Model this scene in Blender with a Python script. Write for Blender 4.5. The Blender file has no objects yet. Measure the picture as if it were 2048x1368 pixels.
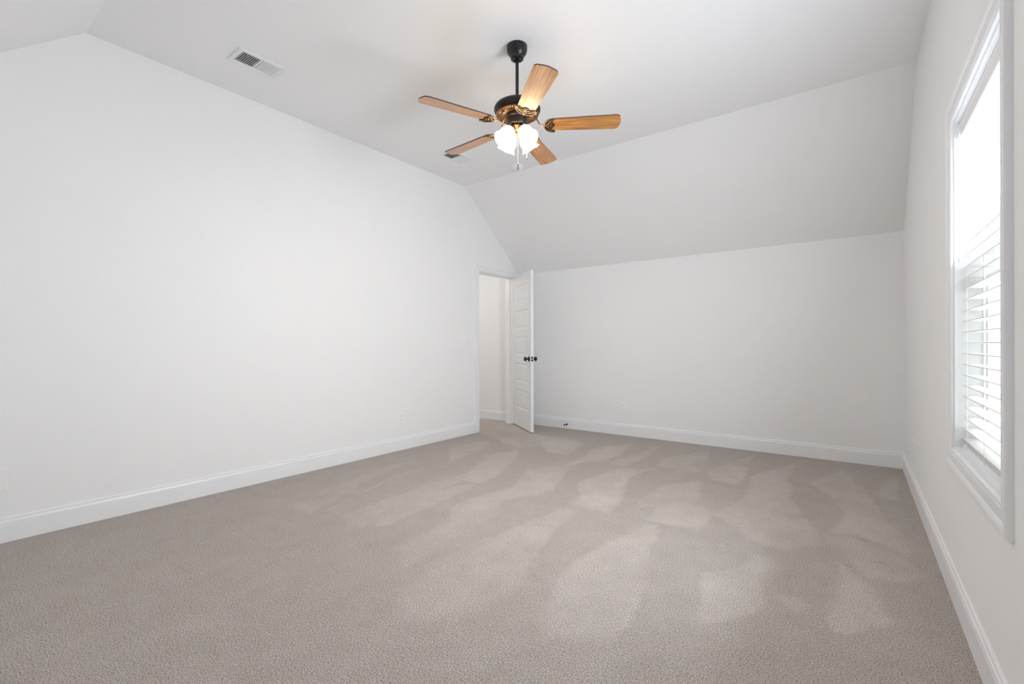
import bpy, bmesh, math, random
import numpy as np
from mathutils import Vector, Matrix

S = bpy.context.scene
COL = S.collection
PI = math.pi
R = math.radians

# ------------------------------------------------------------------ camera, world, big lights, exposure
CAM_H = 1.09
XL, XR, YB, YN = -3.811, .342, 5.294, -.377      # room: left, right, back, near wall planes
ZC, ZK, YC0, YC1 = 3.022, 2.078, .73, 4.187      # flat ceiling, knee height, fold lines of the slopes
WY0, WY1, WZ0, WZ1 = 1.885, 2.735, .64, 2.045      # window opening in the right wall
DY0, DY1, DZ = 4.425, 5.178, 2.035               # door opening in the left wall

cam_d = bpy.data.cameras.new('camera')
cam_d.sensor_width = 36.0
cam_d.lens = 926.3 / 2048 * 36.0
cam_d.shift_y = 6.2 / 2048
cam_d.clip_start = .02
cam = bpy.data.objects.new('camera', cam_d)
COL.objects.link(cam)
cam.matrix_world = (Matrix.Translation((0, 0, CAM_H)) @ Matrix.Rotation(R(36.552), 4, 'Z')
                    @ Matrix.Rotation(PI / 2, 4, 'X') @ Matrix.Rotation(-.0024, 4, 'Z'))
S.camera = cam

world = bpy.data.worlds.new('overcast_sky')
S.world = world
world.use_nodes = True
bg = world.node_tree.nodes['Background']
bg.inputs[0].default_value = (.95, .98, 1, 1)
bg.inputs[1].default_value = 5.2

def area_light(name, loc, direction, sx, sy, power, color=(1, 1, 1), spread=PI):
    d = bpy.data.lights.new(name, 'AREA')
    d.shape = 'RECTANGLE'
    d.size, d.size_y = sx, sy
    d.energy = power
    d.spread = spread
    d.color = color
    o = bpy.data.objects.new(name, d)
    COL.objects.link(o)
    o.location = loc
    o.rotation_euler = Vector(direction).to_track_quat('-Z', 'Y').to_euler()
    return o

# daylight coming in through the blind of the window
area_light('window_daylight', (XR - .03, (WY0 + WY1) / 2, (WZ0 + WZ1) / 2), (-1, 0, .33), WY1 - WY0 - .04, WZ1 - WZ0 - .04, 44, (.89, .962, 1.07), R(166))

S.view_settings.view_transform = 'Standard'
S.view_settings.look = 'None'
S.view_settings.gamma = 1
S.view_settings.use_curve_mapping = False
S.view_settings.exposure = 0.09
S.cycles.use_denoising = True
S.cycles.use_adaptive_sampling = True
S.cycles.adaptive_threshold = .025
S.cycles.max_bounces = 16
S.cycles.diffuse_bounces = 10
S.cycles.transparent_max_bounces = 16

# ------------------------------------------------------------------ mesh helpers
def link(name, bm, mats, parent=None, smooth=False, auto=None, recalc=True):
    if recalc:
        bmesh.ops.recalc_face_normals(bm, faces=bm.faces)
    me = bpy.data.meshes.new(name)
    bm.to_mesh(me)
    bm.free()
    for m in (mats if isinstance(mats, (list, tuple)) else [mats]):
        me.materials.append(m)
    o = bpy.data.objects.new(name, me)
    COL.objects.link(o)
    if parent is not None:
        o.parent = parent
    if smooth or auto:
        for p in me.polygons:
            p.use_smooth = True
        if auto:
            me.set_sharp_from_angle(angle=R(auto))
    return o

def empty(name, loc=(0, 0, 0), rotz=0):
    o = bpy.data.objects.new(name, None)
    COL.objects.link(o)
    o.empty_display_size = .1
    o.location = loc
    o.rotation_euler = (0, 0, rotz)
    return o

def tag(o, label, cat=None, group=None, kind=None):
    if label: o['label'] = label
    if cat: o['category'] = cat
    if group: o['group'] = group
    if kind: o['kind'] = kind
    return o

def box(bm, a, b, bevel=0, M=None, mat=0):
    x0, y0, z0 = a
    x1, y1, z1 = b
    c = [(x0, y0, z0), (x1, y0, z0), (x1, y1, z0), (x0, y1, z0), (x0, y0, z1), (x1, y0, z1), (x1, y1, z1), (x0, y1, z1)]
    vs = [bm.verts.new(v) for v in c]
    fs = [bm.faces.new([vs[i] for i in f]) for f in ((3, 2, 1, 0), (4, 5, 6, 7), (0, 1, 5, 4), (1, 2, 6, 5), (2, 3, 7, 6), (3, 0, 4, 7))]
    for f in fs: f.material_index = mat
    if bevel:
        es = list({e for f in fs for e in f.edges})
        r = bmesh.ops.bevel(bm, geom=es, offset=bevel, segments=2, affect='EDGES', profile=.5)
        vs = list({v for f in r['faces'] for v in f.verts} | {v for v in vs if v.is_valid})
    if M is not None:
        bmesh.ops.transform(bm, matrix=M, verts=[v for v in vs if v.is_valid])

def lathe(bm, prof, seg=32, M=None, mat=0, rmod=None):
    """prof: list of (r, z); revolves round z."""
    rings = []
    for k, (r, z) in enumerate(prof):
        if r < 1e-6:
            rings.append([bm.verts.new((0, 0, z))])
        else:
            rings.append([bm.verts.new((r * math.cos(2 * PI * i / seg), r * math.sin(2 * PI * i / seg),
                                        z + (rmod(k, 2 * PI * i / seg) if rmod else 0))) for i in range(seg)])
    for a, b in zip(rings, rings[1:]):
        for i in range(seg):
            j = (i + 1) % seg
            va = [a[0]] if len(a) == 1 else [a[i], a[j]]
            vb = [b[0]] if len(b) == 1 else [b[j], b[i]]
            if len(va) + len(vb) >= 3:
                f = bm.faces.new(va + vb)
                f.material_index = mat
    if M is not None:
        bmesh.ops.transform(bm, matrix=M, verts=[v for r in rings for v in r])

def tube(bm, pts, rad, seg=8, flat=1.0, M=None, mat=0):
    """round (or flattened in z) rod along pts; rad a number or one per point"""
    pts = [Vector(p) for p in pts]
    n = len(pts)
    rad = rad if isinstance(rad, (list, tuple)) else [rad] * n
    rings = []
    for i, p in enumerate(pts):
        t = (pts[min(i + 1, n - 1)] - pts[max(i - 1, 0)]).normalized()
        up = Vector((0, 0, 1)) if abs(t.z) < .9 else Vector((1, 0, 0))
        s = t.cross(up).normalized()
        u = s.cross(t).normalized()
        rings.append([bm.verts.new(p + (s * math.cos(2 * PI * k / seg) + u * math.sin(2 * PI * k / seg) * flat) * rad[i]) for k in range(seg)])
    fs = []
    for a, b in zip(rings, rings[1:]):
        for k in range(seg):
            fs.append(bm.faces.new([a[k], a[(k + 1) % seg], b[(k + 1) % seg], b[k]]))
    fs.append(bm.faces.new(rings[0][::-1]))
    fs.append(bm.faces.new(rings[-1]))
    for f in fs: f.material_index = mat
    if M is not None:
        bmesh.ops.transform(bm, matrix=M, verts=[v for r in rings for v in r])

def bez(p, n=10):
    """Catmull-Rom through points"""
    p = [Vector(q) for q in p]
    out = []
    for i in range(len(p) - 1):
        a, b, c, d = p[max(i - 1, 0)], p[i], p[i + 1], p[min(i + 2, len(p) - 1)]
        for k in range(n):
            t = k / n
            out.append(.5 * (2 * b + (c - a) * t + (2 * a - 5 * b + 4 * c - d) * t * t + (3 * b - a - 3 * c + d) * t ** 3))
    out.append(p[-1])
    return out

def slab_polys(bm, polys, to3, thick):
    """polys share corners; faces at depth 0 and at depth `thick`, sides along the outer edges only."""
    cache = {}
    def v(p, d):
        k = (round(p[0], 5), round(p[1], 5), d)
        if k not in cache:
            cache[k] = bm.verts.new(to3(p[0], p[1], thick if d else 0))
        return cache[k]
    cnt = {}
    for P in polys:
        bm.faces.new([v(p, 0) for p in P])
        bm.faces.new([v(p, 1) for p in reversed(P)])
        for a, b in zip(P, P[1:] + P[:1]):
            ka, kb = tuple(round(x, 5) for x in a), tuple(round(x, 5) for x in b)
            cnt.setdefault(frozenset((ka, kb)), []).append((a, b))
    for k, l in cnt.items():
        if len(l) == 1:
            a, b = l[0]
            bm.faces.new([v(b, 0), v(a, 0), v(a, 1), v(b, 1)])

def extrude_profile(bm, prof, a, b, out, up=(0, 0, 1), cut_a=0, cut_b=0):
    """prof (t, z): t along `out`, z along `up`; run from a to b; cut_*: mitre (shift along the run per unit of t)"""
    a, b, out, up = Vector(a), Vector(b), Vector(out), Vector(up)
    d = (b - a).normalized()
    A = [bm.verts.new(a + out * t + up * z + d * cut_a * t) for t, z in prof]
    B = [bm.verts.new(b + out * t + up * z - d * cut_b * t) for t, z in prof]
    n = len(prof)
    for i in range(n):
        j = (i + 1) % n
        bm.faces.new([A[i], A[j], B[j], B[i]])
    bm.faces.new(A[::-1])
    bm.faces.new(B)

def frame_sweep(bm, prof, corners, to3, closed=True, miters=None):
    """prof (w, t): w outward from the opening's edge, t off the wall. corners: (p, q, dp, dq) with outward mitre direction"""
    rings = [[bm.verts.new(to3(p + dp * w, q + dq * w, t)) for w, t in prof] for p, q, dp, dq in corners]
    n = len(rings)
    for k in range(n if closed else n - 1):
        a, b = rings[k], rings[(k + 1) % n]
        for i in range(len(prof)):
            j = (i + 1) % len(prof)
            bm.faces.new([a[i], a[j], b[j], b[i]])
    if not closed:
        bm.faces.new(rings[0][::-1])
        bm.faces.new(rings[-1])

# ------------------------------------------------------------------ materials
def mat(name, color, rough=.5, metal=0, **kw):
    m = bpy.data.materials.new(name)
    m.use_nodes = True
    b = m.node_tree.nodes['Principled BSDF']
    b.inputs['Base Color'].default_value = (*color, 1)
    b.inputs['Roughness'].default_value = rough
    b.inputs['Metallic'].default_value = metal
    for k, v in kw.items():
        b.inputs[k].default_value = v
    return m

def nodes(m):
    nt = m.node_tree
    return nt, nt.nodes['Principled BSDF']

def N(nt, t, **kw):
    n = nt.nodes.new(t)
    for k, v in kw.items():
        if k.startswith('i_'):
            n.inputs[k[2:].replace('_', ' ')].default_value = v
        else:
            setattr(n, k, v)
    return n

def add_bump(m, scale, strength, dist=.002, detail=2, coord='Object'):
    nt, b = nodes(m)
    tc = N(nt, 'ShaderNodeTexCoord')
    nz = N(nt, 'ShaderNodeTexNoise', i_Scale=scale, i_Detail=detail)
    bp = N(nt, 'ShaderNodeBump', i_Strength=strength, i_Distance=dist)
    nt.links.new(tc.outputs[coord], nz.inputs['Vector'])
    nt.links.new(nz.outputs['Fac'], bp.inputs['Height'])
    nt.links.new(bp.outputs['Normal'], b.inputs['Normal'])

M_wall = mat('wall_paint', (.87, .87, .87), .75)
add_bump(M_wall, 220, .10, .001)
M_ceil = mat('ceiling_paint', (.86, .86, .86), .85)
add_bump(M_ceil, 120, .22, .002, 4)
M_trim = mat('trim_paint', (.86, .87, .885), .32)
M_plate = mat('wall_plate_plastic', (.89, .89, .89), .35)
M_slot = mat('socket_slot', (.04, .04, .04), .6)
M_black = mat('black_hardware', (.008, .008, .009), .35)
M_bronze = mat('dark_bronze', (.020, .015, .012), .34, .35)
M_blackmetal = mat('black_satin_metal', (.012, .013, .015), .32, .2)
M_copper = mat('antique_copper', (.20, .115, .06), .36, .85)
M_chrome = mat('chrome', (.75, .75, .75), .15, 1)
M_fob = mat('fob_metal', (.35, .35, .36), .18, 1)
M_steel = mat('brushed_steel', (.5, .5, .5), .35, .9)
M_duct_shade = mat('duct_shade', (.03, .03, .03), .8)  # near black: the shade up inside the duct, put into the colour
M_vent = mat('vent_enamel', (.80, .80, .80), .4)
M_blind = mat('blind_vinyl', (.86, .86, .86), .45)
M_vinyl = mat('window_vinyl', (.85, .86, .87), .4)

M_glass = bpy.data.materials.new('window_glass')
M_glass.use_nodes = True
nt = M_glass.node_tree
nt.nodes.clear()
_o = N(nt, 'ShaderNodeOutputMaterial'); _t = N(nt, 'ShaderNodeBsdfTransparent'); _g = N(nt, 'ShaderNodeBsdfGlossy')
_g.inputs['Roughness'].default_value = .02
_t.inputs['Color'].default_value = (.96, .98, .97, 1)
_x = N(nt, 'ShaderNodeMixShader'); _x.inputs[0].default_value = .06
nt.links.new(_t.outputs[0], _x.inputs[1]); nt.links.new(_g.outputs[0], _x.inputs[2]); nt.links.new(_x.outputs[0], _o.inputs[0])

# lit frosted lamp glass
M_shade = mat('lit_frosted_glass', (.9, .88, .84), .3)
nt, b = nodes(M_shade)
b.inputs['Emission Color'].default_value = (1, .78, .50, 1)
b.inputs['Emission Strength'].default_value = 11.0
M_bulb = mat('lit_bulb', (.9, .9, .9), .3)
nt, b = nodes(M_bulb)
b.inputs['Emission Color'].default_value = (1, .96, .89, 1)
b.inputs['Emission Strength'].default_value = 620.0

# oak blades: grain runs along the blade's own x axis
M_oak = mat('oak_blade', (.5, .27, .1), .36)
nt, b = nodes(M_oak)
tc = N(nt, 'ShaderNodeTexCoord')
mp = N(nt, 'ShaderNodeMapping'); mp.inputs['Scale'].default_value = (2.4, 80, 8)
nz = N(nt, 'ShaderNodeTexNoise', i_Scale=1.6, i_Detail=6, i_Roughness=.62, i_Distortion=.5)
mp2 = N(nt, 'ShaderNodeMapping'); mp2.inputs['Scale'].default_value = (9, 330, 8)
nz2 = N(nt, 'ShaderNodeTexNoise', i_Scale=1.0, i_Detail=2)
rp = N(nt, 'ShaderNodeValToRGB')
rp.color_ramp.elements[0].position = .36; rp.color_ramp.elements[0].color = (.27, .088, .014, 1)
rp.color_ramp.elements[1].position = .62; rp.color_ramp.elements[1].color = (.68, .31, .068, 1)
mx = N(nt, 'ShaderNodeMix', data_type='RGBA', blend_type='MULTIPLY'); mx.inputs[0].default_value = .55
rp2 = N(nt, 'ShaderNodeValToRGB')
rp2.color_ramp.elements[0].position = .34; rp2.color_ramp.elements[0].color = (.5, .42, .36, 1)
rp2.color_ramp.elements[1].position = .52; rp2.color_ramp.elements[1].color = (1, 1, 1, 1)
L = nt.links.new
L(tc.outputs['Object'], mp.inputs['Vector']); L(mp.outputs[0], nz.inputs['Vector']); L(nz.outputs['Fac'], rp.inputs[0])
L(tc.outputs['Object'], mp2.inputs['Vector']); L(mp2.outputs[0], nz2.inputs['Vector']); L(nz2.outputs['Fac'], rp2.inputs[0])
L(rp.outputs[0], mx.inputs[6]); L(rp2.outputs[0], mx.inputs[7]); L(mx.outputs[2], b.inputs['Base Color'])
b.inputs['Coat Weight'].default_value = 1.0
b.inputs['Coat Roughness'].default_value = .30

# carpet: two lays of the pile, fine tufts
M_carpet = mat('cut_pile_carpet', (.4, .36, .32), .95)
nt, b = nodes(M_carpet)
b.inputs['Specular IOR Level'].default_value = .1
L = nt.links.new
tc = N(nt, 'ShaderNodeTexCoord')
at = N(nt, 'ShaderNodeAttribute', attribute_name='pile')
soft = N(nt, 'ShaderNodeTexNoise', i_Scale=6.0, i_Detail=7, i_Roughness=.72)
streak_m = N(nt, 'ShaderNodeMapping'); streak_m.inputs['Rotation'].default_value = (0, 0, R(-20)); streak_m.inputs['Scale'].default_value = (2.6, .7, 1)
streak = N(nt, 'ShaderNodeTexNoise', i_Scale=2.2, i_Detail=3)
L(tc.outputs['Object'], soft.inputs['Vector']); L(tc.outputs['Object'], streak_m.inputs['Vector']); L(streak_m.outputs[0], streak.inputs['Vector'])
a1 = N(nt, 'ShaderNodeMath', operation='MULTIPLY_ADD'); a1.inputs[1].default_value = 1.5; a1.inputs[2].default_value = -.9
L(soft.outputs['Fac'], a1.inputs[0])
a1b = N(nt, 'ShaderNodeMath', operation='MULTIPLY_ADD'); a1b.inputs[1].default_value = .30
L(streak.outputs['Fac'], a1b.inputs[0]); L(a1.outputs[0], a1b.inputs[2])
a2 = N(nt, 'ShaderNodeMath', operation='MULTIPLY_ADD'); a2.inputs[1].default_value = .70; L(at.outputs['Fac'], a2.inputs[0]); L(a1b.outputs[0], a2.inputs[2])
mr = N(nt, 'ShaderNodeMapRange'); mr.inputs[1].default_value = -1.6; mr.inputs[2].default_value = 1.6
L(a2.outputs[0], mr.inputs[0])
rp = N(nt, 'ShaderNodeValToRGB')
rp.color_ramp.elements[0].position = .0; rp.color_ramp.elements[0].color = (.45, .402, .362, 1)
rp.color_ramp.elements[1].position = 1.0; rp.color_ramp.elements[1].color = (.85, .782, .725, 1)
L(mr.outputs[0], rp.inputs[0])
tuft = N(nt, 'ShaderNodeTexNoise', i_Scale=185, i_Detail=3, i_Roughness=.68)
vor = N(nt, 'ShaderNodeTexVoronoi', i_Scale=210)
L(tc.outputs['Object'], tuft.inputs['Vector']); L(tc.outputs['Object'], vor.inputs['Vector'])
rt = N(nt, 'ShaderNodeValToRGB')
rt.color_ramp.elements[0].position = .33; rt.color_ramp.elements[0].color = (.34, .32, .30, 1)
rt.color_ramp.elements[1].position = .56; rt.color_ramp.elements[1].color = (1.0, 1.0, 1.0, 1)
e = rt.color_ramp.elements.new(.72); e.color = (1.12, 1.11, 1.10, 1)
L(tuft.outputs['Fac'], rt.inputs[0])
mx = N(nt, 'ShaderNodeMix', data_type='RGBA', blend_type='MULTIPLY'); mx.inputs[0].default_value = 1
L(rp.outputs[0], mx.inputs[6]); L(rt.outputs[0], mx.inputs[7]); L(mx.outputs[2], b.inputs['Base Color'])
hs = N(nt, 'ShaderNodeMath', operation='SUBTRACT'); L(tuft.outputs['Fac'], hs.inputs[0]); L(vor.outputs['Distance'], hs.inputs[1])
bp = N(nt, 'ShaderNodeBump', i_Strength=.7, i_Distance=.006)
L(hs.outputs[0], bp.inputs['Height']); L(bp.outputs['Normal'], b.inputs['Normal'])


# ------------------------------------------------------------------ the carpet
PILE = [   # (lay, softness, outline on the floor): where feet and the vacuum cleaner have brushed the pile
    (1, 0.03, [(-4.57,5.31),(-3.83,5.17),(-3.17,4.72),(-2.58,4.74),(-2.4,4.54),(-2.29,4.0),(-2.53,4.02),(-2.75,4.22),(-2.87,3.98),(-3.13,4.06),(-3.38,4.25),(-3.79,4.42)]),
    (0.8, 0.04, [(-3.46,3.55),(-3.39,4.15),(-3.18,3.83),(-3.08,3.37),(-3.03,3.11)]),
    (0.9, 0.04, [(-2.79,3.23),(-2.94,3.59),(-2.8,3.89),(-2.59,3.54),(-2.47,3.2),(-2.36,2.88),(-2.42,2.76),(-2.69,2.77),(-2.67,2.96)]),
    (0.8, 0.03, [(-2.25,3.37),(-2.16,3.63),(-2.09,3.74),(-1.87,3.15),(-1.85,2.98),(-1.85,2.8),(-1.92,2.72),(-1.98,2.57),(-1.95,2.23),(-1.98,2.03),(-2.19,2.25),(-2.19,2.55),(-2.12,2.82),(-2.17,3.01),(-2.32,3.36)]),
    (1, 0.02, [(-2.11,4.01),(-2.23,4.44),(-1.98,4.89),(-1.88,4.36),(-1.88,4.05),(-2.01,3.88),(-2.07,3.7),(-2.01,3.44),(-2.14,3.7)]),
    (1, 0.02, [(-1.77,4.37),(-1.7,4.98),(-1.63,4.36),(-1.66,3.95),(-1.84,3.98)]),
    (1, 0.015, [(-1.77,3.27),(-1.68,3.87),(-1.52,3.94),(-1.41,4.07),(-1.5,3.63),(-1.38,3.29),(-1.29,2.96),(-1.3,2.78),(-1.56,2.76),(-1.62,3.04),(-1.75,3.2)]),
    (0.9, 0.02, [(-1.56,2.73),(-1.49,2.72),(-1.43,2.38),(-1.39,2.18),(-1.45,2.0),(-1.66,1.85),(-1.64,2.12),(-1.61,2.42)]),
    (0.8, 0.03, [(-1.06,2.53),(-1.03,2.75),(-0.95,2.78),(-0.96,2.64),(-0.96,2.36),(-1.08,2.27)]),
    (0.8, 0.04, [(-1.23,3.16),(-1.21,3.48),(-1.13,3.7),(-1.0,3.87),(-0.76,2.93),(-0.79,2.83),(-0.98,2.81),(-1.05,2.81),(-1.06,3.07),(-1.16,3.0)]),
    (0.9, 0.02, [(-1.48,4.47),(-1.27,4.93),(-1.17,4.52),(-1.07,4.13),(-1.19,4.04),(-1.33,4.13),(-1.43,4.11)]),
    (1, 0.015, [(-1.41,4.55),(-1.2,4.96),(-1.13,4.64),(-1.05,4.22),(-1.23,3.99)]),
    (1, 0.015, [(-1.04,4.23),(-0.99,4.46),(-0.81,5.05),(-0.78,4.62),(-0.73,4.27),(-0.74,3.96),(-0.93,3.95)]),
    (0.9, 0.02, [(-0.68,4.34),(-0.43,4.95),(-0.43,4.4),(-0.39,4.03),(-0.37,3.81),(-0.25,3.41),(-0.19,3.26),(-0.16,3.11),(-0.16,3.02),(-0.3,2.84),(-0.48,2.86),(-0.6,3.03),(-0.75,3.17),(-0.69,3.3),(-0.64,3.61),(-0.64,3.89),(-0.7,4.16)]),
    (0.9, 0.02, [(-0.29,4.33),(-0.08,4.95),(0.07,4.26),(0.11,4.03),(0.14,3.8),(0.19,3.56),(0.23,3.34),(0.24,3.2),(0.21,3.11),(0.12,3.22),(0.01,3.28),(-0.09,3.25),(-0.13,3.18),(-0.12,3.29),(-0.07,3.54),(-0.05,3.68),(-0.11,3.87),(-0.17,4.08),(-0.22,4.12)]),
    (0.8, 0.015, [(0.1,4.25),(0.26,4.94),(0.27,4.82),(0.23,4.21),(0.15,4.22)]),
    (0.7, 0.04, [(-1.03,3.32),(-0.92,3.54),(-0.84,3.3),(-0.75,3.17),(-0.73,2.98),(-0.75,2.83),(-0.93,3.01)]),
    (0.6, 0.04, [(-0.14,3.17),(-0.05,3.29),(0.05,3.15),(0.17,3.18),(0.21,3.05),(0.25,2.91),(0.19,2.77),(0.03,2.73),(-0.07,3.0)]),
    (0.8, 0.03, [(-0.07,2.85),(-0.01,2.76),(0.03,2.68),(0.08,2.49),(0.12,2.35),(0.05,2.23),(-0.03,2.15),(-0.08,2.13),(-0.08,2.37),(-0.06,2.62)]),
    (0.7, 0.05, [(-0.6,2.33),(-0.51,2.4),(-0.45,2.49),(-0.42,2.7),(-0.35,2.66),(-0.35,2.37),(-0.3,2.21),(-0.34,2.08),(-0.4,1.96),(-0.49,1.9)]),
    (0.5, 0.04, [(-0.27,2.28),(-0.2,2.36),(-0.17,2.3),(-0.13,2.29),(-0.21,2.2)]),
    (0.8, 0.03, [(-1.09,2.42),(-1.06,2.52),(-0.93,2.73),(-0.89,2.42),(-0.8,2.11),(-0.74,1.9),(-0.71,1.71),(-0.73,1.57),(-0.84,1.51),(-0.95,1.45),(-1.04,1.69),(-1.11,1.87),(-1.14,2.06)]),
    (0.7, 0.03, [(-1.69,1.94),(-1.63,2.22),(-1.41,2.3),(-1.33,2.03),(-1.25,1.7),(-1.24,1.55),(-1.28,1.39),(-1.44,1.2),(-1.62,1.35),(-1.69,1.66)]),
    (0.6, 0.03, [(-1.99,1.66),(-1.86,2.0),(-1.86,2.05),(-1.8,1.76),(-1.77,1.47)]),
    (0.6, 0.03, [(-2.79,1.75),(-2.99,2.19),(-3.14,2.76),(-3.07,2.87),(-3.04,2.44),(-2.91,2.04)]),
    (0.6, 0.04, [(-2.65,1.73),(-2.69,2.16),(-2.69,2.75),(-2.53,2.76),(-2.49,2.12),(-2.4,1.7)]),
    (0.7, 0.03, [(-2.42,1.83),(-2.52,2.28),(-2.48,2.7),(-2.38,2.73),(-2.31,2.17),(-2.27,1.82),(-2.33,1.75)]),
    (0.6, 0.03, [(-2.0,1.6),(-2.02,1.95),(-2.04,2.37),(-2.0,2.55),(-1.86,2.37),(-1.8,1.96),(-1.81,1.85),(-1.78,1.76)]),
    (0.5, 0.06, [(-3.08,1.61),(-3.25,2.05),(-3.42,2.74),(-3.33,2.87),(-3.13,2.23),(-2.85,1.64)]),
    (-1.7, 0.008, [(0.024,3.233),(0.064,3.242),(0.064,3.23),(0.024,3.221)]),
    (-1.9, 0.008, [(0.076,2.957),(0.117,2.972),(0.117,2.957),(0.075,2.94)]),
    (-1.9, 0.008, [(0.305,2.936),(0.338,2.932),(0.336,2.921),(0.303,2.926)]),
    (-1.4, 0.008, [(0.248,3.84),(0.28,3.838),(0.279,3.821),(0.247,3.824)]),
    (-0.6, 0.008, [(0.257,4.231),(0.264,4.236),(0.277,3.539),(0.271,3.535)]),
    (-0.6, 0.008, [(0.283,4.039),(0.288,4.043),(0.288,3.484),(0.283,3.48)]),
]
GS = .0135
gx = np.arange(-5.7, XR + .03, GS)
gy = np.arange(YN - .02, YB + .03, GS)
GX, GY = np.meshgrid(gx, gy, indexing='ij')
rng = np.random.default_rng(4)
def smooth_noise(n):
    c = rng.normal(size=(GX.shape[0] // n + 3, GX.shape[1] // n + 3))
    fx, fy = np.arange(GX.shape[0]) / n, np.arange(GX.shape[1]) / n
    ix, iy = fx.astype(int), fy.astype(int)
    tx, ty = (fx - ix)[:, None], (fy - iy)[None, :]
    tx, ty = tx * tx * (3 - 2 * tx), ty * ty * (3 - 2 * ty)
    return (c[ix][:, iy] * (1 - tx) * (1 - ty) + c[ix + 1][:, iy] * tx * (1 - ty) + c[ix][:, iy + 1] * (1 - tx) * ty + c[ix + 1][:, iy + 1] * tx * ty)
WX, WY = smooth_noise(7) * .008 + smooth_noise(2) * .005, smooth_noise(7) * .008 + smooth_noise(2) * .005
pile = np.full(GX.shape, -.55)
SN = np.clip(.5 + .55 * smooth_noise(24) + .2 * smooth_noise(8), 0, 1) ** 1.5        # how blurred the edge is here
FADE = np.clip(1 + .28 * smooth_noise(21) + .16 * smooth_noise(6) + .08 * smooth_noise(3), .35, 1.5)
for lay, sft, P in PILE:
    px, py = (GX, GY) if abs(lay) > 1 else (GX + WX, GY + WY)
    inside = np.zeros(GX.shape, bool)
    d2 = np.full(GX.shape, 9.0)
    for (ax, ay), (bx, by) in zip(P, P[1:] + P[:1]):
        if ay != by:
            c = ((ay > py) != (by > py)) & (px < (bx - ax) * (py - ay) / (by - ay) + ax)
            inside ^= c
        L2 = (bx - ax) ** 2 + (by - ay) ** 2 + 1e-12
        t = np.clip(((px - ax) * (bx - ax) + (py - ay) * (by - ay)) / L2, 0, 1)
        d2 = np.minimum(d2, (px - ax - t * (bx - ax)) ** 2 + (py - ay - t * (by - ay)) ** 2)
    sd = np.where(inside, 1, -1) * np.sqrt(d2)
    sl = np.maximum(.008, sft * .16 + SN * .034) if lay > 0 else .007
    w = np.clip(.5 + sd / (2 * sl), 0, 1) * (FADE if lay > 0 else 1)
    if lay > 0:
        pile = np.maximum(pile, -.55 + (lay + .1) * w)
    else:
        pile += lay * w
keep = lambda x, y: x > -3.96 or y > 3.3
idx = -np.ones(GX.shape, int)
verts, vals, faces = [], [], []
for i in range(GX.shape[0]):
    for j in range(GX.shape[1]):
        if keep(gx[i], gy[j]):
            idx[i, j] = len(verts)
            verts.append((gx[i], gy[j], 0)); vals.append(pile[i, j])
for i in range(GX.shape[0] - 1):
    for j in range(GX.shape[1] - 1):
        q = (idx[i, j], idx[i + 1, j], idx[i + 1, j + 1], idx[i, j + 1])
        if min(q) >= 0: faces.append(q)
me = bpy.data.meshes.new('floor')
me.from_pydata(verts, [], faces)
a = me.attributes.new('pile', 'FLOAT', 'POINT')
a.data.foreach_set('value', np.array(vals, dtype=np.float32))
me.materials.append(M_carpet)
floor = bpy.data.objects.new('floor', me)
COL.objects.link(floor)
tag(floor, 'beige cut pile carpet with vacuum and foot marks', kind='structure')

# ------------------------------------------------------------------ walls and ceiling
T = .13
def zc(y):
    if y < YC0: return ZC - (YC0 - y) * (ZC - ZK) / (YC0 - YN)
    if y > YC1: return ZC - (y - YC1) * (ZC - ZK) / (YB - YC1)
    return ZC

# left wall, with the door opening
bm = bmesh.new()
e = .0
polys = [[(YN, 0), (DY0, 0), (DY0, DZ), (DY0, zc(DY0)), (YC1, ZC), (YC0, ZC), (YN, ZK)],
         [(DY0, DZ), (DY1, DZ), (DY1, zc(DY1)), (DY0, zc(DY0))],
         [(DY1, 0), (YB, 0), (YB, ZK), (DY1, zc(DY1)), (DY1, DZ)]]
slab_polys(bm, polys, lambda y, z, d: (XL - d, y, z), T)
tag(link('wall_left', bm, M_wall), 'white left wall with the open doorway', kind='structure')

bm = bmesh.new()
polys = [[(YN, 0), (WY0, 0), (WY0, WZ0), (WY0, WZ1), (WY0, ZC), (YC0, ZC), (YN, ZK)],
         [(WY0, 0), (WY1, 0), (WY1, WZ0), (WY0, WZ0)],
         [(WY0, WZ1), (WY1, WZ1), (WY1, ZC), (WY0, ZC)],
         [(WY1, 0), (YB, 0), (YB, ZK), (YC1, ZC), (WY1, ZC), (WY1, WZ1), (WY1, WZ0)]]
slab_polys(bm, polys, lambda y, z, d: (XR + d, y, z), .15)
tag(link('wall_right', bm, M_wall), 'white right wall with the window', kind='structure')

bm = bmesh.new()
box(bm, (XL, YB, 0), (XR, YB + T, ZK))
tag(link('wall_back', bm, M_wall), 'low white back wall under the sloped ceiling', kind='structure')
bm = bmesh.new()
box(bm, (XL, YN - T, 0), (XR, YN, ZK))
tag(link('wall_near', bm, M_wall), 'low white wall behind the camera', kind='structure')

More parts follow.
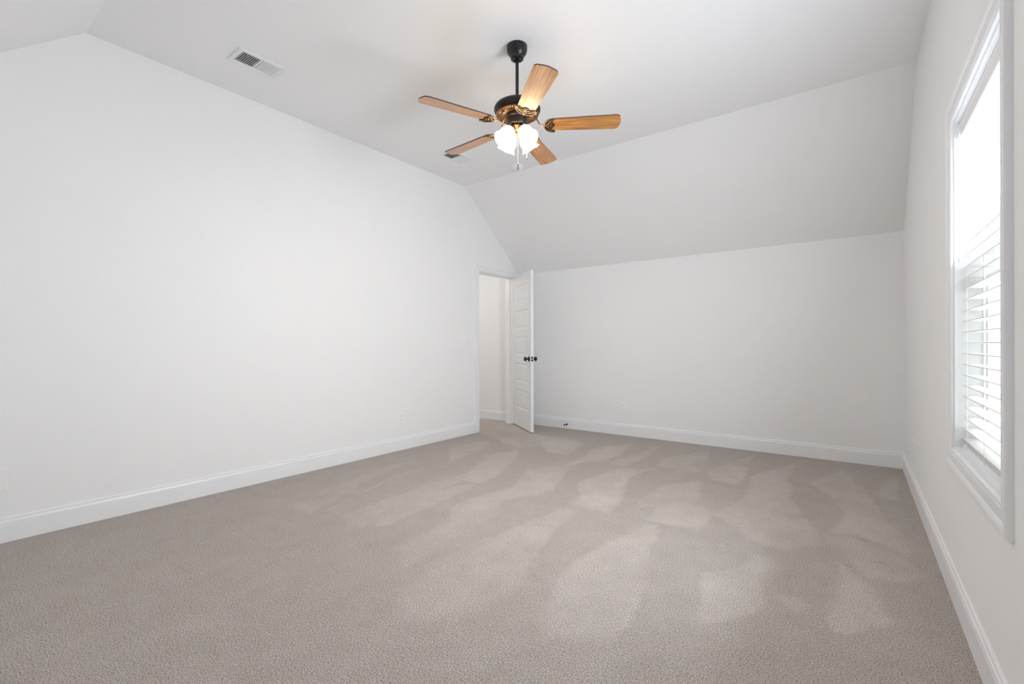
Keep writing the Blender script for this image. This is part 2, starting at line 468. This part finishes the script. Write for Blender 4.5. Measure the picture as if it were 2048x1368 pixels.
bm = bmesh.new()
pr = [(YN - T, ZK - T * (ZC - ZK) / (YC0 - YN)), (YC0, ZC), (YC1, ZC), (YB + T, ZK - T * (ZC - ZK) / (YB - YC1))]
cs = []
for x in (XL - T, XR + .15):
    cs.append(([bm.verts.new((x, y, z)) for y, z in pr], [bm.verts.new((x, y, z + .12)) for y, z in pr]))
(A0, A1), (B0, B1) = cs
for i in range(3):
    bm.faces.new([A0[i], A0[i + 1], B0[i + 1], B0[i]])
    bm.faces.new([A1[i], B1[i], B1[i + 1], A1[i + 1]])
    bm.faces.new([A0[i], A1[i], A1[i + 1], A0[i + 1]])
    bm.faces.new([B0[i], B0[i + 1], B1[i + 1], B1[i]])
bm.faces.new([A0[0], B0[0], B1[0], A1[0]]); bm.faces.new([A0[3], A1[3], B1[3], B0[3]])
tag(link('ceiling', bm, M_ceil), 'white tray of flat ceiling with two sloped sides', kind='structure')

# hallway beyond the door
HX = -5.6
bm = bmesh.new(); box(bm, (HX, YB, 0), (XL - .0, YB + T, 2.5))
tag(link('wall_hall_back', bm, M_wall), 'white hallway wall seen through the doorway', kind='structure')
bm = bmesh.new(); box(bm, (HX - T, 3.32, 0), (HX, YB + T, 2.5))
tag(link('wall_hall_left', bm, M_wall), 'white end wall of the hallway', kind='structure')
bm = bmesh.new(); box(bm, (HX - T, 3.32 - T, 0), (XL - T, 3.32, 2.5))
tag(link('wall_hall_near', bm, M_wall), 'white near wall of the hallway', kind='structure')
bm = bmesh.new(); box(bm, (HX - T, 3.32 - T, 2.44), (XL - T, YB + T, 2.52))
tag(link('ceiling_hall', bm, M_ceil), 'white hallway ceiling', kind='structure')
d = bpy.data.lights.new('hall_lamp_light', 'POINT'); d.energy = 10; d.color = (1, .95, .89); d.shadow_soft_size = .12
o = bpy.data.objects.new('hall_lamp_light', d); COL.objects.link(o); o.location = (-4.9, 3.95, 2.15)

# ------------------------------------------------------------------ baseboards
BP = [(0, .136), (.005, .136), (.0085, .1325), (.009, .125), (.0065, .1225), (.0085, .1195), (.0125, .1165), (.0145, .109),
      (.0145, .1045), (.0135, .103), (.015, .1015), (.015, 0), (0, 0)]
CW = .085                                            # casing width
def baseboard(name, a, b, out, label, ca=1, cb=1):
    bm = bmesh.new()
    extrude_profile(bm, BP, a, b, out, cut_a=ca, cut_b=cb)
    return tag(link(name, bm, M_trim), label, kind='structure')
baseboard('baseboard_left', (XL, YN, 0), (XL, DY0 - CW + .004, 0), (1, 0, 0), 'white baseboard along the left wall', 1, 0)
baseboard('baseboard_back', (XL, YB, 0), (XR, YB, 0), (0, -1, 0), 'white baseboard along the back wall')
baseboard('baseboard_right', (XR, YN, 0), (XR, YB, 0), (-1, 0, 0), 'white baseboard along the window wall')
baseboard('baseboard_near', (XL, YN, 0), (XR, YN, 0), (0, 1, 0), 'white baseboard behind the camera')
baseboard('baseboard_hall', (HX, YB, 0), (XL - T - .012, YB, 0), (0, -1, 0), 'white baseboard along the hallway wall', 0, 0)

# ------------------------------------------------------------------ door casing, jamb and stop (one painted trim)
CP = [(0, 0), (0, .009), (.004, .0115), (.012, .0115), (.0155, .0135), (.045, .0145), (.050, .0125), (.056, .0165), (.066, .0195),
      (.078, .0205), (.083, .0185), (CW, .014), (CW, 0)]
bm = bmesh.new()
J = .018                                             # jamb board thickness; casing set back 5 mm from its edge
y0, y1, z1 = DY0 + J - .005, DY1 - J + .005, DZ - J + .005
cor = [(y0, 0, -1, 0), (y0, z1, -1, 1), (y1, z1, 1, 1), (y1, 0, 1, 0)]
frame_sweep(bm, CP, cor, lambda p, q, t: (XL + t, p, q), closed=False)
trim = link('trim_1', bm, M_trim)
tag(trim, 'white moulded casing around the doorway', kind='structure')
bm = bmesh.new()
JP = [(0, 0), (0, T), (.018, T), (.018, 0)]
cor = [(DY0 + J, 0, -1, 0), (DY0 + J, DZ - J, -1, 1), (DY1 - J, DZ - J, 1, 1), (DY1 - J, 0, 1, 0)]
frame_sweep(bm, JP, cor, lambda p, q, t: (XL - t, p, q), closed=False)
link('door_jamb', bm, M_trim, trim)
bm = bmesh.new()
SP = [(0, .042), (-.011, .045), (-.011, .075), (0, .078)]
frame_sweep(bm, SP, cor, lambda p, q, t: (XL - t, p, q), closed=False)
link('door_stop_strip', bm, M_trim, trim)
bm = bmesh.new()
box(bm, (XL - .034, DY0 + J, .885), (XL - .004, DY0 + J + .0018, .945))
link('strike_plate', bm, M_steel, trim)

# ------------------------------------------------------------------ the door, hinged at the far jamb and open into the room
DW, DT, DH = .735, .036, 2.008
door_ang = R(-36.0)
bm = bmesh.new()
xs = [0, .105, DW - .115, DW]
zs = [0, .238, .492, .588, .842, .938, 1.192, 1.288, 1.542, 1.638, 1.880, DH]
def vface(x, y, z, cache={}):
    k = (round(x, 4), round(y, 4), round(z, 4))
    if k not in cache or not cache[k].is_valid:
        cache[k] = bm.verts.new((x, y, z))
    return cache[k]
for y, s in ((0, 1), (DT, -1)):
    for i in range(3):
        for j in range(len(zs) - 1):
            x0, x1, a0, a1 = xs[i], xs[i + 1], zs[j], zs[j + 1]
            if i == 1 and j % 2 == 1:
                rings = []
                for ins, dep in ((0, 0), (.004, .001), (.016, .0085), (.024, .0085), (.042, .003)):
                    rings.append([vface(x0 + ins, y + s * dep, a0 + ins), vface(x1 - ins, y + s * dep, a0 + ins),
                                  vface(x1 - ins, y + s * dep, a1 - ins), vface(x0 + ins, y + s * dep, a1 - ins)])
                for p, q in zip(rings, rings[1:]):
                    for k in range(4):
                        bm.faces.new([p[k], p[(k + 1) % 4], q[(k + 1) % 4], q[k]])
                bm.faces.new(rings[-1])
            else:
                bm.faces.new([vface(x0, y, a0), vface(x1, y, a0), vface(x1, y, a1), vface(x0, y, a1)])
for j in range(len(zs) - 1):
    for x in (0, DW):
        bm.faces.new([vface(x, 0, zs[j]), vface(x, DT, zs[j]), vface(x, DT, zs[j + 1]), vface(x, 0, zs[j + 1])])
for i in range(3):
    for z in (0, DH):
        bm.faces.new([vface(xs[i], 0, z), vface(xs[i + 1], 0, z), vface(xs[i + 1], DT, z), vface(xs[i], DT, z)])
door = link('door_1', bm, M_trim)
door.location = (XL + .002, DY1 - J - .003, .012)
door.rotation_euler = (0, 0, door_ang)
tag(door, 'white five panel door standing open into the room', kind='structure')
KX, KZ = DW - .065, .905
def knob_bm(sign):
    b = bmesh.new()
    prof = [(0, 0), (.033, 0), (.034, .004), (.030, .008), (.017, .011), (.0115, .016), (.0105, .028), (.014, .033), (.022, .037),
            (.0275, .044), (.0285, .052), (.026, .060), (.018, .066), (.0, .0685)]
    lathe(b, prof, 32, Matrix.Translation((KX, 0 if sign < 0 else DT, KZ)) @ Matrix.Rotation(R(90) if sign < 0 else R(-90), 4, 'X'))
    return b
for s in (-1, 1):
    tag(link('door_knob', knob_bm(s), M_black, door, auto=40), 'round black door knob')
bm = bmesh.new()
box(bm, (DW, .006, KZ - .029), (DW + .0015, DT - .006, KZ + .029))
lp = tag(link('latch_plate', bm, M_black, door), 'black latch plate')
bm = bmesh.new()
box(bm, (DW + .0015, .011, KZ - .009), (DW + .011, DT - .011, KZ + .009), .002)
link('latch_bolt', bm, M_steel, lp)
for z in (.20, 1.0, 1.80):
    bm = bmesh.new()
    lathe(bm, [(0, z - .046), (.004, z - .046), (.0055, z - .043), (.0055, z + .043), (.004, z + .046), (0, z + .046)], 12, Matrix.Translation((-.003, -.004, 0)))
    box(bm, (-.003, .0, z - .043), (.0, .03, z + .043))
    link('hinge', bm, M_trim, door)

# ------------------------------------------------------------------ window: casing, lining, two sashes
bm = bmesh.new()
cor = [(WY0, WZ0, -1, -1), (WY1, WZ0, 1, -1), (WY1, WZ1, 1, 1), (WY0, WZ1, -1, 1)]
frame_sweep(bm, CP, cor, lambda p, q, t: (XR - t, p, q))
tag(link('trim_2', bm, M_trim), 'white moulded casing around the window', kind='structure')
win = empty('window_1', (XR, (WY0 + WY1) / 2, WZ0))
tag(win, 'tall double sash window with white frame in the right wall', kind='structure')
wl = lambda p, q, t: (t, p - (WY0 + WY1) / 2, q - WZ0)
def ring(bm, a0, b0, a1, b1, w, t0, t1):
    c = [(a0, b0, 1, 1), (a1, b0, -1, 1), (a1, b1, -1, -1), (a0, b1, 1, -1)]
    frame_sweep(bm, [(0, t0), (w, t0), (w, t1), (0, t1)], c, wl)
bm = bmesh.new(); ring(bm, WY0, WZ0, WY1, WZ1, .012, 0, .15)
link('window_lining', bm, M_trim, win)
bm = bmesh.new(); ring(bm, WY0 + .012, WZ0 + .012, WY1 - .012, WZ1 - .012, .028, .085, .15)
link('window_frame', bm, M_vinyl, win)
a0, a1 = WY0 + .04, WY1 - .04
zm = 1.365
for nm, b0, b1, t0 in (('lower_sash', WZ0 + .04, zm + .02, .09), ('upper_sash', zm - .02, WZ1 - .04, .115)):
    bm = bmesh.new(); ring(bm, a0, b0, a1, b1, .042, t0, t0 + .024)
    sash = link(nm, bm, M_vinyl, win)
    bm = bmesh.new()
    box(bm, wl(a0 + .04, b0 + .04, t0 + .010), wl(a1 - .04, b1 - .04, t0 + .014))
    link('pane', bm, M_glass, sash)
bm = bmesh.new(); box(bm, wl((a0 + a1) / 2 - .03, zm + .02, .088), wl((a0 + a1) / 2 + .03, zm + .032, .11), .003)
link('sash_lock', bm, M_vinyl, win)

# ------------------------------------------------------------------ the blind
by0, by1 = WY0 + .018, WY1 - .018
bc = (by0 + by1) / 2
xf, xb = .024, .074
blind = empty('window_blind', (XR, bc, WZ1 - .012))
tag(blind, 'white two inch slatted blind lowered and open in the window', 'blind')
zt = WZ1 - .012
hw = (by1 - by0) / 2
bm = bmesh.new(); box(bm, (xf + .006, -hw, -.045), (xb, hw, 0), .002); link('headrail', bm, M_blind, blind)
bm = bmesh.new()
extrude_profile(bm, [(0, 0), (.010, 0), (.012, -.004), (.012, -.012), (.010, -.016), (.010, -.055), (.012, -.060), (.010, -.066), (0, -.068)],
                (xf + .004, -hw - .004, 0), (xf + .004, hw + .004, 0), (-1, 0, 0))
link('valance', bm, M_blind, blind)
zbot = .660 - zt
ztop = -.085
ns = 29
pitch = (ztop - zbot - .03) / (ns - 1)
def slat_bm(w, th, crown):
    bm = bmesh.new()
    n = 8
    top, bot = [], []
    for k in range(n + 1):
        x = xf + (xb - xf) * k / n
        c = crown * (1 - (2 * k / n - 1) ** 2)
        top.append((x, c + th / 2)); bot.append((x, c - th / 2))
    prof = top + bot[::-1]
    A = [bm.verts.new((x, -w, z)) for x, z in prof]; B = [bm.verts.new((x, w, z)) for x, z in prof]
    for i in range(len(prof)):
        j = (i + 1) % len(prof)
        bm.faces.new([A[i], A[j], B[j], B[i]])
    bm.faces.new(A[::-1]); bm.faces.new(B)
    return bm
slat0 = link('slat', slat_bm(hw - .002, .0032, .003), M_blind, blind)
for k in range(ns):
    o = slat0 if k == 0 else slat0.copy()
    if k: COL.objects.link(o); o.parent = blind
    o.location = (0, 0, ztop - k * pitch)
bm = bmesh.new(); box(bm, (xf, -hw + .002, zbot - .012), (xb, hw - .002, zbot + .006), .003)
link('bottom_rail', bm, M_blind, blind)
for y in (-hw + .10, 0, hw - .10):
    bm = bmesh.new()
    for x in (xf - .0012, xb + .0012):
        tube(bm, [(x, y, -.045), (x, y, zbot - .004)], .0011, 6)
    for k in range(ns):
        z = ztop - k * pitch - .0022
        tube(bm, [(xf - .0012, y, z), (xb + .0012, y, z)], .0007, 4)
    link('ladder_cord', bm, M_blind, blind)
bm = bmesh.new()
tube(bm, [(xf - .014, hw - .035, -.04), (xf - .014, hw - .033, -.60)], .0042, 6)
tube(bm, [(xf - .014, hw - .035, -.02), (xf - .014, hw - .035, -.045)], .002, 6)
link('tilt_wand', bm, M_blind, blind)

# ------------------------------------------------------------------ ceiling fan
FX, FY = -1.755, 2.43
fan = empty('ceiling_fan', (FX, FY, ZC))
tag(fan, 'bronze ceiling fan with five oak blades and four lit glass shades', 'ceiling fan')
def zf(z): return z - ZC
bm = bmesh.new()
lathe(bm, [(0, 0), (.0655, 0), (.0665, -.004), (.0655, -.028), (.062, -.042), (.052, -.058), (.044, -.066), (.0425, -.070), (.0425, -.076), (.040, -.084),
           (.028, -.088), (.022, -.084), (0, -.084)], 48)
link('canopy', bm, M_blackmetal, fan, auto=35)
bm = bmesh.new()
lathe(bm, [(.0, -.078), (.0105, -.078), (.0105, zf(2.655)), (0, zf(2.655))], 20)
link('downrod', bm, M_blackmetal, fan, auto=40)
bm = bmesh.new()
lathe(bm, [(0, zf(2.668)), (.022, zf(2.668)), (.026, zf(2.660)), (.045, zf(2.655)), (.095, zf(2.650)), (.128, zf(2.642)), (.144, zf(2.630)), (.150, zf(2.616)),
           (.150, zf(2.606)), (.146, zf(2.598)), (.141, zf(2.595)), (.139, zf(2.590)), (.141, zf(2.587)), (.137, zf(2.583)), (.129, zf(2.580)), (.118, zf(2.579)), (0, zf(2.579))], 64)
motor = link('motor_housing', bm, M_bronze, fan, auto=35)
bm = bmesh.new()
lathe(bm, [(.135, zf(2.582)), (.139, zf(2.579)), (.137, zf(2.5755)), (.131, zf(2.577))], 64)
tag(link('accent_ring', bm, M_copper, motor, auto=50), 'copper coloured rim')
# louvred ring in the motor's underside: one fluted disc
bm = bmesh.new()
nseg = 208
prev = None
first = None
for i in range(nseg):
    a = 2 * PI * i / nseg
    hi = (i % 4) < 2
    c = []
    for r, z in ((.066, 2.576), (.072, 2.571 if hi else 2.577), (.118, 2.571 if hi else 2.577), (.128, 2.577)):
        c.append(bm.verts.new((r * math.cos(a), r * math.sin(a), zf(z))))
    if prev:
        for k in range(3): bm.faces.new([prev[k], prev[k + 1], c[k + 1], c[k]])
    else: first = c
    prev = c
for k in range(3): bm.faces.new([prev[k], prev[k + 1], first[k + 1], first[k]])
tag(link('louvred_ring', bm, M_copper, motor), 'copper tinted ribbed ring')
bm = bmesh.new()
lathe(bm, [(.0, zf(2.575)), (.074, zf(2.575)), (.076, zf(2.566)), (.072, zf(2.557)), (.066, zf(2.553)), (.064, zf(2.515)), (.058, zf(2.507)), (.046, zf(2.502)), (0, zf(2.502))], 48)
link('switch_housing', bm, M_bronze, fan, auto=35)
kit = None
bm = bmesh.new()
lathe(bm, [(0, zf(2.504)), (.040, zf(2.504)), (.050, zf(2.499)), (.052, zf(2.492)), (.044, zf(2.484)), (.030, zf(2.476)), (.022, zf(2.462)), (.024, zf(2.452)),
           (.018, zf(2.444)), (.012, zf(2.438)), (.008, zf(2.430)), (0, zf(2.427))], 40)
kit = tag(link('light_kit', bm, M_copper, fan, auto=40), 'antique copper light fitter')

# blades
def blade_bm():
    bm = bmesh.new()
    pts = []
    def w(x):  # half width
        return .055 + (.067 - .055) * (x - .205) / (.60 - .205)
    x0, x1 = .205, .660
    prof = [(x0, .030), (x0 + .006, .044), (x0 + .018, w(x0 + .018))]
    prof += [(x, w(x)) for x in (.28, .36, .44, .52, .58, .620)]
    for k in range(1, 8):
        a = k / 7 * PI / 2
        prof.append((.620 + .030 * math.sin(a), .0675 - .022 * (1 - math.cos(a))))
    prof += [(x1 - .004, .026), (x1, .0)]
    up = prof
    outline = [(x, y) for x, y in up] + [(x, -y) for x, y in reversed(up[:-1])]
    h = .003
    A = [bm.verts.new((x, y, -h)) for x, y in outline]; B = [bm.verts.new((x, y, h)) for x, y in outline]
    f = bm.faces.new(A[::-1]); g = bm.faces.new(B)
    for i in range(len(outline)):
        j = (i + 1) % len(outline)
        s = bm.faces.new([A[i], A[j], B[j], B[i]]); s.material_index = 1
    return bm
M_edge = mat('dark_blade_edge', (.035, .018, .010), .5)
def bracket_plate_bm():
    """thin bronze plate under the blade root with an M shaped outer edge"""
    bm = bmesh.new()
    half = [(.172, .012), (.178, .030), (.190, .048), (.206, .060), (.232, .066), (.246, .064), (.240, .054), (.228, .047), (.222, .036), (.226, .022), (.236, .012), (.240, .0)]
    out = [(x, y) for x, y in half] + [(x, -y) for x, y in reversed(half[:-1])]
    A = [bm.verts.new((x, y, -.0075)) for x, y in out]; B = [bm.verts.new((x, y, -.0035)) for x, y in out]
    bm.faces.new(A[::-1]); bm.faces.new(B)
    for i in range(len(out)):
        j = (i + 1) % len(out)
        bm.faces.new([A[i], A[j], B[j], B[i]])
    return bm
def bracket_scroll_bm():
    bm = bmesh.new()
    z = -.0085
    P = lambda l: bez([(x, y, z) for x, y in l], 6)
    tube(bm, P([(.243, .062), (.226, .064), (.204, .056), (.186, .038), (.177, .016), (.176, 0), (.177, -.016), (.186, -.038), (.204, -.056), (.226, -.064), (.243, -.062)]), .0042, 8)
    for s in (-1, 1):
        tube(bm, P([(.182, .003 * s), (.196, .012 * s), (.205, .026 * s), (.214, .040 * s), (.224, .047 * s), (.230, .040 * s), (.222, .034 * s)]), [.003] * 6 * 6 + [.002], 8)
        tube(bm, P([(.196, .012 * s), (.208, .006 * s), (.220, .010 * s), (.222, .018 * s), (.214, .020 * s)]), .0026, 8)
    for x, y in ((.213, .030), (.213, -.030), (.229, .0)):
        lathe(bm, [(0, z - .0035), (.0035, z - .003), (.0045, z), (.0045, z + .002)], 10, Matrix.Translation((x, y, 0)))
    return bm
def bracket_arm_bm():
    bm = bmesh.new()
    pth = bez([(.088, 0, .0700), (.105, 0, .066), (.122, 0, .048), (.136, 0, .022), (.150, 0, .002), (.166, 0, -.006), (.182, 0, -.006)], 6)
    n = len(pth)
    tube(bm, pth, [.0095 - .003 * math.sin(PI * k / (n - 1)) for k in range(n)], 10, .6)
    box(bm, (.078, -.016, .0655), (.108, .016, .0705), .002)
    return bm
BZ = 2.508
blade0 = None
for k in range(5):
    ang = R(31.5 + 72 * k)
    # CCW edge lower: roll about the radial axis
    Mx = Matrix.Rotation(ang, 4, 'Z') @ Matrix.Rotation(R(-10.5), 4, 'X')
    Mt = Matrix.Translation((0, 0, zf(BZ)))
    if k == 0:
        blade0 = link('blade', blade_bm(), [M_oak, M_edge], fan)
        br0 = tag(link('blade_bracket', bracket_plate_bm(), M_bronze, blade0), 'dark bronze blade bracket')
        sc0 = tag(link('bracket_scroll', bracket_scroll_bm(), M_copper, blade0, auto=50), 'copper scrollwork on the bracket')
        ar0 = tag(link('bracket_arm', bracket_arm_bm(), M_copper, blade0, auto=50), 'curved bracket arm')
        b = blade0
    else:
        b = blade0.copy(); COL.objects.link(b); b.parent = fan
        for ch in (br0, sc0, ar0):
            c = ch.copy(); COL.objects.link(c); c.parent = b
    b.matrix_local = Mt @ Mx

# four lamps of the light kit
def shade_bm():
    bm = bmesh.new()
    # along -z from the holder; bell with a flared, scalloped lip, thin wall
    outer = [(.024, 0), (.029, -.004), (.040, -.018), (.0475, -.036), (.0500, -.054), (.0495, -.070), (.0480, -.082), (.0510, -.092), (.0560, -.101), (.0620, -.106)]
    inner = [(r - .003, z + (.0015 if i else 0)) for i, (r, z) in enumerate(outer)][::-1]
    prof = outer + inner
    no = len(outer)
    def sc(k, a):
        i = k if k < no else 2 * no - 1 - k
        return (.0016 * math.cos(6 * a) if i == no - 1 else (.0006 * math.cos(6 * a) if i == no - 2 else 0))
    lathe(bm, prof, 64, rmod=sc)
    return bm
view_az = 126.2
kit_az = 120.5
sh0 = None
for k, da in enumerate((45, 135, 225, 315)):
    az = R(kit_az + da)
    tilt = R(38)
    ux, uy = math.cos(az), math.sin(az)
    base = Vector((ux * .052, uy * .052, zf(2.470)))
    Mz = Matrix.Translation(base) @ Matrix.Rotation(az, 4, 'Z') @ Matrix.Rotation(-tilt, 4, 'Y')
    if sh0 is None:
        sh0 = link('lamp_shade', shade_bm(), M_shade, fan, smooth=True)
        tag(sh0, 'lit white frosted glass shade')
        bm = bmesh.new()
        lathe(bm, [(0, -.012), (.010, -.014), (.012, -.030), (.020, -.050), (.024, -.066), (.020, -.080), (.010, -.089), (0, -.092)], 24)
        bu0 = tag(link('bulb', bm, M_bulb, sh0, smooth=True), 'glowing bulb')
        bm = bmesh.new()
        lathe(bm, [(0, .026), (.010, .026), (.014, .018), (.022, .012), (.0265, .004), (.0265, -.006), (.022, -.008), (0, -.008)], 24)
        ho0 = tag(link('lamp_holder', bm, M_copper, sh0, auto=40), 'copper lamp holder')
        s = sh0
    else:
        s = sh0.copy(); COL.objects.link(s); s.parent = fan
        for ch in (bu0, ho0):
            c = ch.copy(); COL.objects.link(c); c.parent = s
    s.matrix_local = Mz
# pull chains: beads on a thin line, with a metal fob
def chain(x, y, z0, z1):
    bm = bmesh.new()
    tube(bm, [(x, y, z0), (x, y, z1)], .0011, 6)
    z = z0
    while z > z1:
        lathe(bm, [(0, .0018), (.0018, 0), (0, -.0018)], 6, Matrix.Translation((x, y, z)))
        z -= .0052
    c = tag(link('pull_chain', bm, M_chrome, fan), 'silver bead pull chain')
    bm = bmesh.new()
    lathe(bm, [(0, 0), (.0035, -.001), (.0042, -.006), (.0042, -.026), (.0062, -.031), (.0066, -.037), (.0045, -.043), (0, -.045)], 20, Matrix.Translation((x, y, z1)))
    tag(link('chain_fob', bm, M_fob, c, smooth=True), 'chrome fob')
va = R(view_az)
fw, rt = Vector((math.cos(va), math.sin(va), 0)), Vector((math.sin(va), -math.cos(va), 0))
p = fw * -.040 + rt * .004
chain(p.x, p.y, zf(2.505), zf(2.252))
p = fw * .030 + rt * .064
chain(p.x, p.y, zf(2.515), zf(2.345))

# ------------------------------------------------------------------ ceiling vents
M_vent_dark = M_duct_shade
def make_vent(y0, label):
    """register 0.30 long (y) and 0.20 wide (x); two banks of louvres tilted apart"""
    v = empty('ceiling_vent', (-3.285, y0, ZC))
    tag(v, label, 'vent', 'ceiling supply registers')
    hx, hy = .098, .152
    ix, iy = .064, .118
    bm = bmesh.new()
    pr = [(0, 0), (0, .0095), (.003, .0105), (.029, .0075), (hx - ix, .004), (hx - ix, 0)]
    # frame ring measured inward from the outer edge
    cor = [(-hx, -hy, 1, 1), (hx, -hy, -1, 1), (hx, hy, -1, -1), (-hx, hy, 1, -1)]
    frame_sweep(bm, [(w, t) for w, t in pr], cor, lambda p, q, t: (p, q, -t))
    box(bm, (-ix - .001, -.006, -.006), (ix + .001, .006, -.001))
    link('vent_frame', bm, M_vent, v)
    bm = bmesh.new()
    box(bm, (-ix - .001, -iy - .001, -.0012), (ix + .001, iy + .001, -.0004))
    link('duct_shade_sheet', bm, M_duct_shade, v)  # flat dark sheet painted as the shade between the louvres, no real hole
    for side, half, tilt in ((-1, .0062, 37), (1, .0046, -24)):
        l0 = None
        for k in range(9):
            if l0 is None:
                b = bmesh.new()
                box(b, (-ix, -half, -.0005), (ix, half, .0005))
                l0 = o = link('louver', b, M_vent, v)
            else:
                o = l0.copy(); COL.objects.link(o); o.parent = v
            o.location = (0, side * (.015 + k * .0122), -.0052)
            o.rotation_euler = (R(tilt), 0, 0)
    bm = bmesh.new()
    box(bm, (-.004, iy + .012, -.019), (.004, iy + .017, -.006), .001)
    box(bm, (-.012, iy + .010, -.010), (.012, iy + .019, -.006), .001)
    link('damper_lever', bm, M_vent, v)
    return v
make_vent(1.512, 'white slotted ceiling vent nearest the camera, far left of the fan')
make_vent(3.480, 'white slotted ceiling vent partly behind the fan blade')

# ------------------------------------------------------------------ smoke detector
sd = empty('smoke_detector', (-2.935, 4.06, ZC))
tag(sd, 'round white smoke detector on the ceiling below the fan lights', 'smoke detector')
bm = bmesh.new()
lathe(bm, [(0, 0), (.074, 0), (.075, -.004), (.073, -.009), (.066, -.010), (.066, -.013), (.0, -.013)], 48)
link('mounting_base', bm, M_plate, sd, auto=35)
bm = bmesh.new()
lathe(bm, [(.0, -.011), (.067, -.011), (.069, -.015), (.066, -.024), (.060, -.029), (.054, -.029), (.053, -.026), (.049, -.026), (.048, -.031), (.036, -.035), (.022, -.036), (0, -.036)], 48)
link('detector_cover', bm, M_plate, sd, auto=30)
bm = bmesh.new()
lathe(bm, [(0, -.034), (.011, -.034), (.011, -.0375), (.009, -.039), (0, -.039)], 20, Matrix.Translation((.018, 0, 0)))
link('test_button', bm, M_plate, sd, auto=40)

# ------------------------------------------------------------------ wall plates; built facing +x of their own frame (local y to the side, z up)
def plate_bm(w, h, t=.0055):
    bm = bmesh.new()
    A = [(-w / 2, -h / 2), (w / 2, -h / 2), (w / 2, h / 2), (-w / 2, h / 2)]
    rings = []
    for ins, d in ((0, 0), (0, .002), (.002, .0042), (.006, t)):
        rings.append([bm.verts.new((d, y - math.copysign(ins, y), z - math.copysign(ins, z))) for y, z in A])
    for a, b in zip(rings, rings[1:]):
        for k in range(4): bm.faces.new([a[k], a[(k + 1) % 4], b[(k + 1) % 4], b[k]])
    bm.faces.new(rings[-1]); bm.faces.new(rings[0][::-1])
    return bm
def screw(y, z, parent, x=.0055):
    bm = bmesh.new()
    lathe(bm, [(0, .0012), (.0022, .0009), (.0032, 0), (.0032, -.001)], 12, Matrix.Translation((x, y, z)) @ Matrix.Rotation(R(90), 4, 'Y'))
    link('screw', bm, M_plate, parent, smooth=True)
def outlet(loc, rz, label):
    e = empty('wall_outlet', loc, rz)
    tag(e, label, 'outlet', 'duplex power outlets')
    link('wall_plate', plate_bm(.080, .124), M_plate, e)
    screw(0, 0, e)
    for s in (-1, 1):
        bm = bmesh.new()
        n = 24
        pts = []
        for i in range(n):
            a = 2 * PI * i / n
            pts.append((.0165 * math.cos(a), max(-.0125, min(.0125, .0165 * math.sin(a)))))
        A = [bm.verts.new((.005, y, z + s * .0195)) for y, z in pts]; B = [bm.verts.new((.0072, y * .97, z * .97 + s * .0195)) for y, z in pts]
        bm.faces.new(B); bm.faces.new(A[::-1])
        for i in range(n): bm.faces.new([A[i], A[(i + 1) % n], B[(i + 1) % n], B[i]])
        r = link('receptacle', bm, M_plate, e)
        bm = bmesh.new()
        for y, h in ((-.0063, .0080), (.0063, .0066)):
            box(bm, (.0066, y - .0011, s * .0195 + .003 - h / 2), (.0076, y + .0011, s * .0195 + .003 + h / 2))
        lathe(bm, [(0, .001), (.0024, .001), (.0024, -.001)], 12, Matrix.Translation((.0066, 0, s * .0195 - .0075)) @ Matrix.Rotation(R(90), 4, 'Y'))
        link('socket_slots', bm, M_slot, r)
    return e
outlet((XL, 3.190, .335), 0, 'white power outlet low on the left wall, left of the doorway')
outlet((-2.248, YB, .343), R(-90), 'white power outlet low on the back wall, right of the open door')
outlet((XR, 4.42, .345), R(180), 'white power outlet on the window wall, between window and corner')
sw = empty('light_switch', (XL, 4.138, 1.134))
tag(sw, 'white two gang toggle light switch on the left wall beside the doorway', 'light switch')
link('wall_plate', plate_bm(.118, .118), M_plate, sw)
for y in (-.023, .023):
    bm = bmesh.new()
    box(bm, (.005, y - .005, -.012), (.0063, y + .005, .012))
    r = link('switch_collar', bm, M_plate, sw)
    bm = bmesh.new()
    box(bm, (0, -.0035, -.009), (.014, .0035, .002), .001, Matrix.Translation((.005, y, .003)) @ Matrix.Rotation(R(-24), 4, 'Y'))
    link('toggle', bm, M_plate, r)
    for z in (-.030, .030): screw(y, z, sw)
bp_ = empty('blank_wall_plate', (XL, .340, .348))
tag(bp_, 'blank white wall plate low on the left wall at the picture edge', 'wall plate')
link('plate', plate_bm(.118, .124), M_plate, bp_)
for y in (-.023, .023): screw(y, .042, bp_); screw(y, -.042, bp_)

# ------------------------------------------------------------------ door stop on the back baseboard
ds = empty('door_stop', (-3.028, YB - .015, .054), R(-90))
tag(ds, 'small black door stop screwed to the back baseboard behind the door', 'door stop')
My = Matrix.Rotation(R(90), 4, 'Y')
bm = bmesh.new(); lathe(bm, [(0, 0), (.0135, 0), (.0135, .003), (.009, .008), (.0045, .010), (.0045, .060), (0, .060)], 20, My)
link('stem', bm, M_black, ds, auto=40)
bm = bmesh.new(); lathe(bm, [(0, .058), (.0085, .058), (.0095, .062), (.0095, .070), (.007, .075), (0, .076)], 20, My)
link('rubber_tip', bm, M_black, ds, auto=40)

# ------------------------------------------------------------------ outside, beyond the window
M_lawn = mat('pale_concrete', (.55, .54, .52), .9)
bm = bmesh.new(); box(bm, (-18, -24, -3.2), (30, 34, -3.1))
tag(link('ground', bm, M_lawn), 'ground outside', kind='structure')
